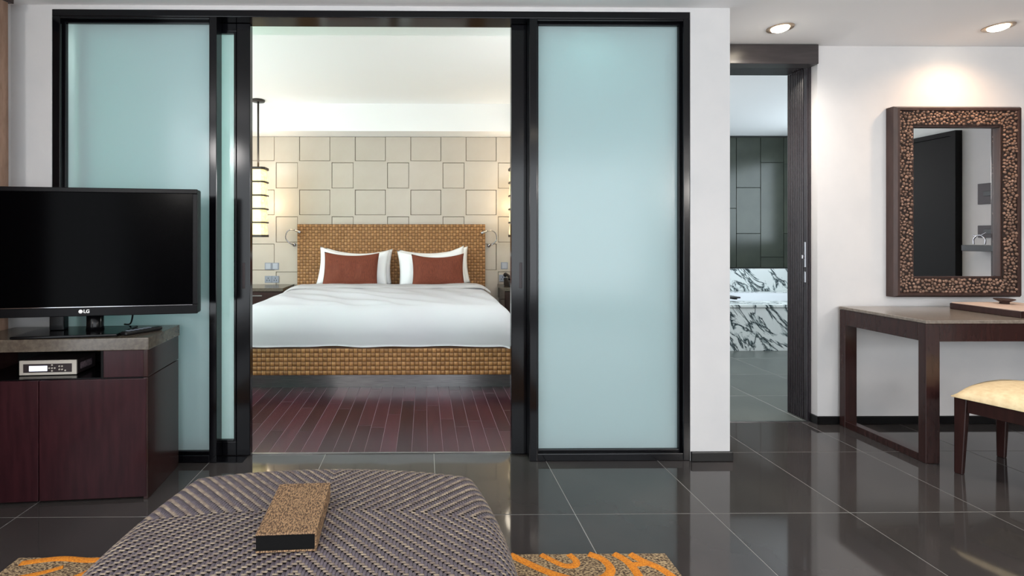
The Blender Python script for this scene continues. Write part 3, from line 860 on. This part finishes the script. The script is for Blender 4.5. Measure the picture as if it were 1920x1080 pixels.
# strokes in view at the right of the ottoman (rug coordinates)
swirl([(0.62, 0.83), (0.69, 0.77), (0.76, 0.72), (0.84, 0.69), (0.92, 0.70), (0.965, 0.745), (0.955, 0.80), (0.915, 0.832)])
swirl([(0.735, 0.83), (0.775, 0.79), (0.81, 0.765), (0.845, 0.77), (0.855, 0.795), (0.84, 0.83)], 0.016)
swirl([(0.755, 0.725), (0.76, 0.66), (0.74, 0.58), (0.70, 0.48)])
swirl([(1.01, 0.832), (1.04, 0.79), (1.05, 0.73), (1.04, 0.64), (0.98, 0.55)])
swirl([(1.07, 0.83), (1.10, 0.79), (1.15, 0.74), (1.175, 0.66), (1.15, 0.55), (1.05, 0.47)])
swirl([(1.05, 0.77), (1.10, 0.775)], 0.015)
swirl([(0.80, 0.60), (0.88, 0.64), (0.95, 0.60), (0.94, 0.52), (0.86, 0.49)])
# left side
swirl([(-1.17, 0.80), (-1.05, 0.825), (-0.93, 0.815), (-0.82, 0.825)], 0.017)
swirl([(-0.86, 0.81), (-0.90, 0.74), (-0.98, 0.68), (-1.10, 0.66), (-1.18, 0.60)])
swirl([(-1.13, 0.72), (-1.05, 0.75), (-1.0, 0.78)], 0.014)
rr = random.Random(12)
for q in range(26):
    x0 = rr.uniform(-1.05, 1.05); y0 = rr.uniform(-0.95, 0.35)
    a0 = rr.uniform(0, 6.28); rad = rr.uniform(0.06, 0.14); s = rr.choice((-1, 1))
    pts = [(max(-1.17, min(1.17, x0 + rad * (1 + 0.18 * k_) * math.cos(a0 + s * k_ * 0.75))), max(-1.06, min(0.6, y0 + rad * (1 + 0.18 * k_) * math.sin(a0 + s * k_ * 0.75)))) for k_ in range(7)]
    swirl(pts)

# ottoman: rounded upholstered block covered with twill-woven strands
OX, OY, OH, OR = -0.287, 1.128, 0.45, 0.07
HW = 0.508
L0 = HW - OR                              # flat half size on top
ot = thing('ottoman', 'large square ottoman covered in grey and tan woven strands, on the rug', 'ottoman', (OX, OY, 0.012))
TOPZ = OH - 0.012
def osurf(u, v, off=0.0):
    """unrolled coordinates (u, v) -> point and normal on the rounded block"""
    r = max(abs(u), abs(v)); arc = OR * PI / 2
    k = 0.22
    if r < 1e-9: return Vector((0, 0, TOPZ + off))
    un, vn = u / max(r, L0), v / max(r, L0)
    sx = math.sqrt(max(0, 1 - k * vn * vn * (1 if abs(vn) <= 1 else 0)))
    sy = math.sqrt(max(0, 1 - k * un * un))
    px, py = un * sx, vn * sy            # shaped plan position, 1 at the rim
    if r <= L0:
        rad, z, nr, nz = L0, TOPZ, 0, 1
    else:
        d = r - L0
        if d < arc:
            a = d / OR
            rad = L0 + OR * math.sin(a); z = TOPZ - OR * (1 - math.cos(a)); nr, nz = math.sin(a), math.cos(a)
        else:
            rad = HW; z = TOPZ - OR - (d - arc); nr, nz = 1, 0
    n2 = Vector((px, py)).normalized() if nr else Vector((0, 0))
    crown = 0.012 * (1 - min(1, r / L0) ** 2)
    return Vector((px * rad + n2.x * nr * off, py * rad + n2.y * nr * off, z + nz * off + crown))
RMAX = L0 + OR * PI / 2 + (TOPZ - OR) - 0.004
bm = bmesh.new()
n = 64; G = []
for j in range(n + 1):
    G.append([bm.verts.new(osurf(RMAX * (2 * i / n - 1), RMAX * (2 * j / n - 1), -0.004)) for i in range(n + 1)])
for j in range(n):
    for i in range(n):
        bm.faces.new((G[j][i], G[j][i + 1], G[j + 1][i + 1], G[j + 1][i]))
finish('body', bm, M['ott_back'], ot, True)
def strands():
    P = 0.0084                            # strand pitch
    N = int(RMAX / P)
    FY = 1.329 - OY
    a_v, a_f, b_v, b_f = [], [], [], []
    def pad(V, F, u0, u1, v0, v1, h, along_u):
        uc, vc = (u0 + u1) / 2, (v0 + v1) / 2
        i0 = len(V)
        if along_u:
            e = (u1 - u0) * 0.12; w = (v1 - v0) * 0.32
            pts = [(u0, vc - w, 0.0), (u0, vc + w, 0.0), (u0 + e, v0, h * 0.5), (u0 + e, vc, h), (u0 + e, v1, h * 0.5),
                   (u1 - e, v0, h * 0.5), (u1 - e, vc, h), (u1 - e, v1, h * 0.5), (u1, vc - w, 0.0), (u1, vc + w, 0.0)]
        else:
            e = (v1 - v0) * 0.12; w = (u1 - u0) * 0.32
            pts = [(uc + w, v0, 0.0), (uc - w, v0, 0.0), (u1, v0 + e, h * 0.5), (uc, v0 + e, h), (u0, v0 + e, h * 0.5),
                   (u1, v1 - e, h * 0.5), (uc, v1 - e, h), (u0, v1 - e, h * 0.5), (uc + w, v1, 0.0), (uc - w, v1, 0.0)]
        for (u, v, hh) in pts: V.append(osurf(u, v, hh - 0.002))
        for f in ((0, 2, 3), (0, 3, 1), (1, 3, 4), (2, 5, 6, 3), (3, 6, 7, 4), (5, 8, 6), (6, 8, 9), (6, 9, 7)):
            F.append(tuple(i0 + q for q in f))
    for i in range(-N, N):
        for j in range(-N, N):
            u, v = i * P, j * P
            if max(abs(u), abs(v)) + 1.7 * P > RMAX: continue
            # twill direction flips over the middle line and over two cross lines
            sx = 1 if u + P / 2 < 0 else -1
            fl = FY if v > 0 else -FY
            sy = 1 if (abs(v) > FY) else -1
            if v < 0: sx, sy = sx, sy
            k = (i * sx * sy + j) % 4
            if k == 0:                    # start of a strand running in depth, three cells long
                pad(a_v, a_f, u + 0.04 * P, u + 0.96 * P, v - 1.0 * P, v + 1.5 * P, 0.0036, False)
            kk = (i * sx * sy + j + 2) % 4
            if kk == 0:
                pad(b_v, b_f, u - 0.6 * P, u + 1.2 * P, v + 0.05 * P, v + 0.85 * P, 0.0042, True)
    for nm, V, F, m in (('warp_strands', a_v, a_f, M['warp']), ('weft_strands', b_v, b_f, M['weft'])):
        me = bpy.data.meshes.new(nm); me.from_pydata([tuple(p) for p in V], [], F); me.materials.append(m)
        for p in me.polygons: p.use_smooth = True
        o = link(nm, me, ot); o['kind'] = 'stuff'
strands()

# woven slipcase on the ottoman
bk = thing('tissue_box', 'woven seagrass box with black open end lying on the ottoman', 'box', (-0.322, 1.143, OH + 0.0145), math.radians(3))
WB, LB, HB, TB = 0.07, 0.235, 0.044, 0.004
bm = bmesh.new()
add_box(bm, -WB, WB, 0, LB, HB - TB, HB, 0.0015, 1)
add_box(bm, -WB, WB, 0, LB, 0, TB, 0.0015, 1)
add_box(bm, WB - TB, WB, 0, LB, TB, HB - TB, 0.001, 1)
finish('woven_cover', bm, M['seagrass'], bk)
box('black_inner_box', -WB + 0.001, WB - TB, 0.003, LB - 0.002, TB, HB - TB, M['box_black'], bk)

# ------------------------------------------------------------------ desk
DX0, DX1, DY0, DY1, DH = 2.655, 4.05, 2.572, 3.112, 0.76
ds = thing('desk', 'dark wooden writing desk with stone top under the pebble mirror', 'desk', (DX0, DY0, 0))
def dk(n_, a, b, c, d, e, f, m, bev=0.003): return box(n_, a - DX0, b - DX0, c - DY0, d - DY0, e, f, m, ds, bev)
dk('top', DX0 - 0.003, DX1 + 0.003, DY0 - 0.004, DY1, DH - 0.018, DH, M['desk_top'])
LW, LD = 0.077, 0.04
for xa in (DX0, DX1 - LW):
    dk('leg', xa, xa + LW, DY0, DY0 + LD, 0, DH - 0.019, M['wood_dark'])
    dk('leg', xa, xa + LW, DY1 - LD, DY1, 0, DH - 0.019, M['wood_dark'])
for xa in (DX0 + 0.002, DX1 - 0.042):
    dk('apron', xa, xa + 0.04, DY0 + LD, DY1 - LD, DH - 0.115, DH - 0.019, M['wood_dark'], 0.002)
    dk('floor_rail', xa, xa + 0.05, DY0 + LD, DY1 - LD, 0, 0.04, M['wood_dark'], 0.002)
dk('apron', DX0 + LW, DX1 - LW, DY1 - LD, DY1 - 0.015, DH - 0.115, DH - 0.019, M['wood_dark'], 0.002)
dk('apron', DX0 + LW, 3.215, DY0 + 0.006, DY0 + 0.026, DH - 0.115, DH - 0.019, M['wood_dark'], 0.002)
dw = dk('drawer', 3.218, 3.72, DY0 + 0.004, DY0 + 0.024, DH - 0.115, DH - 0.021, M['wood_dark'], 0.002)
dk('apron', 3.723, DX1 - LW, DY0 + 0.006, DY0 + 0.026, DH - 0.115, DH - 0.019, M['wood_dark'], 0.002)

bxo = thing('stationery_box', 'flat dark wooden stationery box with pale leather lid on the desk', 'box', (3.235, 2.63, DH + 0.0005))
box('tray', 0, 0.40, 0, 0.36, 0, 0.036, M['wood_dark'], bxo, 0.003)
box('lid', 0.006, 0.394, 0.006, 0.354, 0.036, 0.042, M['leather_top'], bxo, 0.002)
lathe_dish = lathe('dish', [(0.022, 0), (0.02, 0.01), (0.032, 0.018), (0.046, 0.026), (0.045, 0.03), (0.03, 0.022), (0.01, 0.018)], M['frame_wood'], None, 28)
lathe_dish.location = (3.47, 2.90, DH + 0.0428)
tag(lathe_dish, 'small dark turned wooden dish on the stationery box', 'dish')

# ------------------------------------------------------------------ stool
st = thing('stool', 'dark wooden stool with cream upholstered seat in front of the desk', 'stool', (2.70, 2.475, 0), math.radians(22.7))
SW, SD = 0.50, -0.60
for lx, ly in ((0, 0), (SW, 0), (0, SD), (SW, SD)):
    bm = bmesh.new()
    sx = 1 if lx == 0 else -1; sy = -1 if ly == 0 else 1
    top = 0.046; bot = 0.03
    def q(wd, z): return [(lx, ly, z), (lx + sx * wd, ly, z), (lx + sx * wd, ly + sy * wd, z), (lx, ly + sy * wd, z)]
    A = [bm.verts.new(p) for p in q(bot, 0)]; B = [bm.verts.new(p) for p in q(top, 0.386)]
    bm.faces.new(A); bm.faces.new(B)
    for i in range(4): bm.faces.new((A[i], A[(i + 1) % 4], B[(i + 1) % 4], B[i]))
    bmesh.ops.recalc_face_normals(bm, faces=bm.faces)
    bmesh.ops.bevel(bm, geom=bm.edges[:], offset=0.003, segments=1, affect='EDGES')
    finish('leg', bm, M['wood_dark'], st)
for a, b, c, d in ((0.046, SW - 0.046, -0.03, -0.006), (0.046, SW - 0.046, SD + 0.006, SD + 0.03), (0.006, 0.03, SD + 0.046, -0.046), (SW - 0.03, SW - 0.006, SD + 0.046, -0.046)):
    box('apron', a, b, c, d, 0.318, 0.386, M['wood_dark'], st, 0.002)
bm = bmesh.new(); nn = 24; A = []
for j in range(nn + 1):
    row = []
    for i in range(nn + 1):
        u, v = 2 * i / nn - 1, 2 * j / nn - 1
        e = max(0, (1 - abs(u) ** 6) * (1 - abs(v) ** 6)) ** 0.4
        crown = 0.022 * (1 - u * u) + 0.016 * (1 - v * v)
        row.append(bm.verts.new((SW / 2 + u * (SW / 2 + 0.008), SD / 2 + v * (-SD / 2 + 0.008), 0.392 + 0.038 * e + crown * e)))
    A.append(row)
for j in range(nn):
    for i in range(nn): bm.faces.new((A[j][i], A[j][i + 1], A[j + 1][i + 1], A[j + 1][i]))
edge = [A[0][i] for i in range(nn + 1)] + [A[j][nn] for j in range(1, nn + 1)] + [A[nn][i] for i in range(nn - 1, -1, -1)] + [A[j][0] for j in range(nn - 1, 0, -1)]
low = [bm.verts.new((v.co.x, v.co.y, 0.3865)) for v in edge]
m_ = len(edge)
for i in range(m_): bm.faces.new((edge[(i + 1) % m_], edge[i], low[i], low[(i + 1) % m_]))
bmesh.ops.recalc_face_normals(bm, faces=bm.faces)
finish('seat_cushion', bm, M['cream'], st, True)

# ------------------------------------------------------------------ pebble mirror
MX0, MX1, MZ0, MZ1, MY0, MY1 = 2.972, 3.785, 0.822, 2.03, 3.062, 3.129
mr = thing('mirror', 'tall wall mirror in a dark wood frame set with brown pebbles, above the desk', 'mirror', ((MX0 + MX1) / 2, MY1, MZ0))
ox, oy, oz = (MX0 + MX1) / 2, MY1, MZ0
hw, hh = (MX1 - MX0) / 2, MZ1 - MZ0
bm = bmesh.new()
def rect(x, z0, z1, y): return [bm.verts.new(p) for p in ((-x, y, z0), (x, y, z0), (x, y, z1), (-x, y, z1))]
rs = [rect(hw, 0, hh, 0), rect(hw, 0, hh, -0.05), rect(hw - 0.012, 0.012, hh - 0.012, -0.067), rect(hw - 0.026, 0.026, hh - 0.026, -0.067), rect(hw - 0.03, 0.03, hh - 0.03, -0.056)]
for a, b in zip(rs, rs[1:]):
    for i in range(4): bm.faces.new((a[i], a[(i + 1) % 4], b[(i + 1) % 4], b[i]))
bmesh.ops.recalc_face_normals(bm, faces=bm.faces)
finish('outer_frame', bm, M['frame_wood'], mr)
IW = 0.118
ih = 0.118
for a, b, c, d in ((-hw + 0.03, hw - 0.03, 0.03, ih), (-hw + 0.03, hw - 0.03, hh - ih, hh - 0.03), (-hw + 0.03, -hw + IW, ih, hh - ih), (hw - IW, hw - 0.03, ih, hh - ih)):
    box('pebble_bed', a, b, -0.054, -0.02, c, d, M['pebble_bed'], mr)
for a, b, c, d in ((-hw + IW, hw - IW, ih, ih + 0.012), (-hw + IW, hw - IW, hh - ih - 0.012, hh - ih), (-hw + IW, -hw + IW + 0.012, ih + 0.012, hh - ih - 0.012), (hw - IW - 0.012, hw - IW, ih + 0.012, hh - ih - 0.012)):
    box('inner_bead', a, b, -0.05, -0.02, c, d, M['frame_wood'], mr, 0.002)
box('mirror_glass', -hw + IW + 0.012, hw - IW - 0.012, -0.030, -0.026, ih + 0.012, hh - ih - 0.012, M['mirror'], mr)
# pebbles
pr = random.Random(21)
pts = []
cell = {}
RP = 0.0135
def ok(x, z, r):
    ci, cj = int(x / 0.03), int(z / 0.03)
    for i in range(ci - 2, ci + 3):
        for j in range(cj - 2, cj + 3):
            for (a, b, c) in cell.get((i, j), ()):
                if (a - x) ** 2 + (b - z) ** 2 < (0.86 * (r + c)) ** 2: return False
    return True
tries = 0
while tries < 26000:
    tries += 1
    r = pr.uniform(0.0085, 0.0135) if tries < 14000 else pr.uniform(0.006, 0.009)
    x = pr.uniform(-hw + 0.032, hw - 0.032); z = pr.uniform(0.032, hh - 0.032)
    if (-hw + IW - r * 0.6 < x < hw - IW + r * 0.6) and (ih - r * 0.6 < z < hh - ih + r * 0.6): continue
    if not ok(x, z, r): continue
    cell.setdefault((int(x / 0.03), int(z / 0.03)), []).append((x, z, r)); pts.append((x, z, r))
pts.sort(key=lambda p: -p[2])
pm = []
for q in range(6):
    bm = bmesh.new(); bmesh.ops.create_icosphere(bm, subdivisions=1, radius=1)
    sxp = pr.uniform(0.9, 1.2)
    for v in bm.verts:
        v.co = Vector((v.co.x * sxp, v.co.y * 0.75, v.co.z / sxp)) * pr.uniform(0.93, 1.07)
    me = bpy.data.meshes.new('pebble'); bm.to_mesh(me); bm.free(); me.materials.append(M['pebble'])
    for p in me.polygons: p.use_smooth = True
    pm.append(me)
rest = bmesh.new()
for i, (x, z, r) in enumerate(pts):
    mtx = Matrix.Translation((x, -0.056 + pr.uniform(-0.003, 0.002), z)) @ Matrix.Rotation(pr.uniform(0, 6.28), 4, 'Y') @ Matrix.Diagonal((r, r, r, 1))
    me = pm[i % 6]
    if i < 300:
        o = link('pebble', me, mr); o.matrix_local = mtx
    else:
        i0 = [rest.verts.new(mtx @ v.co) for v in me.vertices]
        for p in me.polygons: rest.faces.new([i0[k_] for k_ in p.vertices])
o = finish('small_pebbles', rest, M['pebble'], mr, True); o['kind'] = 'stuff'

# ------------------------------------------------------------------ things that the mirror reflects on the right wall
ed = struct('door_4', (XR - 0.002, 1.0, 0))
box('leaf', -0.045, 0, 0.04, 1.01, 0.004, 2.08, M['box_black'], ed, 0.003)
box('frame', -0.06, 0, 0.0, 0.04, 0, 2.12, M['box_black'], ed)
box('frame', -0.06, 0, 1.01, 1.05, 0, 2.12, M['box_black'], ed)
box('frame', -0.06, 0, 0.04, 1.01, 2.08, 2.12, M['box_black'], ed)
tube('handle', [(-0.045, 0.12, 1.0), (-0.09, 0.12, 1.0), (-0.095, 0.18, 1.0), (-0.095, 0.23, 1.0)], 0.009, M['chrome'], ed)
wd = thing('wardrobe', 'tall dark wardrobe on the right wall, seen in the mirror', 'wardrobe', (XR - 0.003, 2.31, 0))
box('body', -0.05, 0, 0, 0.60, 0, 2.38, M['wood_dark'], wd, 0.003)
box('door', -0.066, -0.05, 0.01, 0.59, 0.06, 2.36, M['wood_dark'], wd, 0.002)
sh = thing('wall_shelf', 'dark narrow wall shelf on the right wall, seen in the mirror', 'shelf', (XR - 0.003, 2.17, 1.09))
box('board', -0.14, -0.068, 0, 0.5, 0, 0.05, M['black_plastic'], sh, 0.003)
box('bracket', -0.07, 0.0, 0.02, 0.12, 0.004, 0.046, M['black_plastic'], sh)
for lab, zz, yy in (('grey thermostat plate on the wall beside the wardrobe, seen in the mirror', 1.56, 2.25), ('grey switch plate under the thermostat, seen in the mirror', 1.25, 2.25)):
    o = thing('wall_plate', lab, 'switch', (XR, yy, zz), 0)
    hz = 0.085 if zz > 1.4 else 0.05
    box('cover_plate', -0.012, 0, -0.075, 0.07, -hz, hz, M['dark_metal'], o, 0.002)
    box('dial', -0.018, -0.012, -0.03, 0.03, -0.02, 0.02, M['black_plastic'], o, 0.002)
for i, yy in enumerate((2.27, 2.52)):
    o = thing('wire_ornament', ('small bent wire ornament at the near end of the wall shelf', 'small bent wire ornament at the far end of the wall shelf')[i], 'ornament', (XR - 0.105, yy, 1.141))
    tube('wire', smooth_curve([(0, -0.04, 0.004), (0, -0.04, 0.05), (0, 0.0, 0.08), (0, 0.04, 0.05), (0, 0.04, 0.004)]), 0.005, M['chrome'], o)
    tube('cross_wire', smooth_curve([(0, -0.05, 0.08), (0, 0.0, 0.075), (0, 0.05, 0.10)]), 0.004, M['chrome'], o)

# ------------------------------------------------------------------ curtain at the left edge
bm = bmesh.new(); cols = 46; pr_ = []
for i in range(cols + 1):
    y = 1.25 + 1.25 * i / cols
    pr_.append((XL + 0.072 + 0.02 * math.sin(i * 1.12) + 0.006 * math.sin(i * 2.7), y))
rows = [0.015, 0.8, 1.6, 2.385]
G = [[bm.verts.new((x + 0.004 * math.sin(i * 3 + j), y, z)) for i, (x, y) in enumerate(pr_)] for j, z in enumerate(rows)]
for j in range(len(rows) - 1):
    for i in range(cols): bm.faces.new((G[j][i], G[j][i + 1], G[j + 1][i + 1], G[j + 1][i]))
bmesh.ops.solidify(bm, geom=bm.faces[:], thickness=0.004)
ct = thing('curtain', 'brown linen curtain hanging on the left wall behind the television', 'curtain', (0, 0, 0))
finish('cloth', bm, M['curtain'], ct, True)
box('pelmet', XL + 0.004, XL + 0.10, 1.22, 2.52, 2.387, CE - 0.003, M['wood_dark'], ct, 0.002)
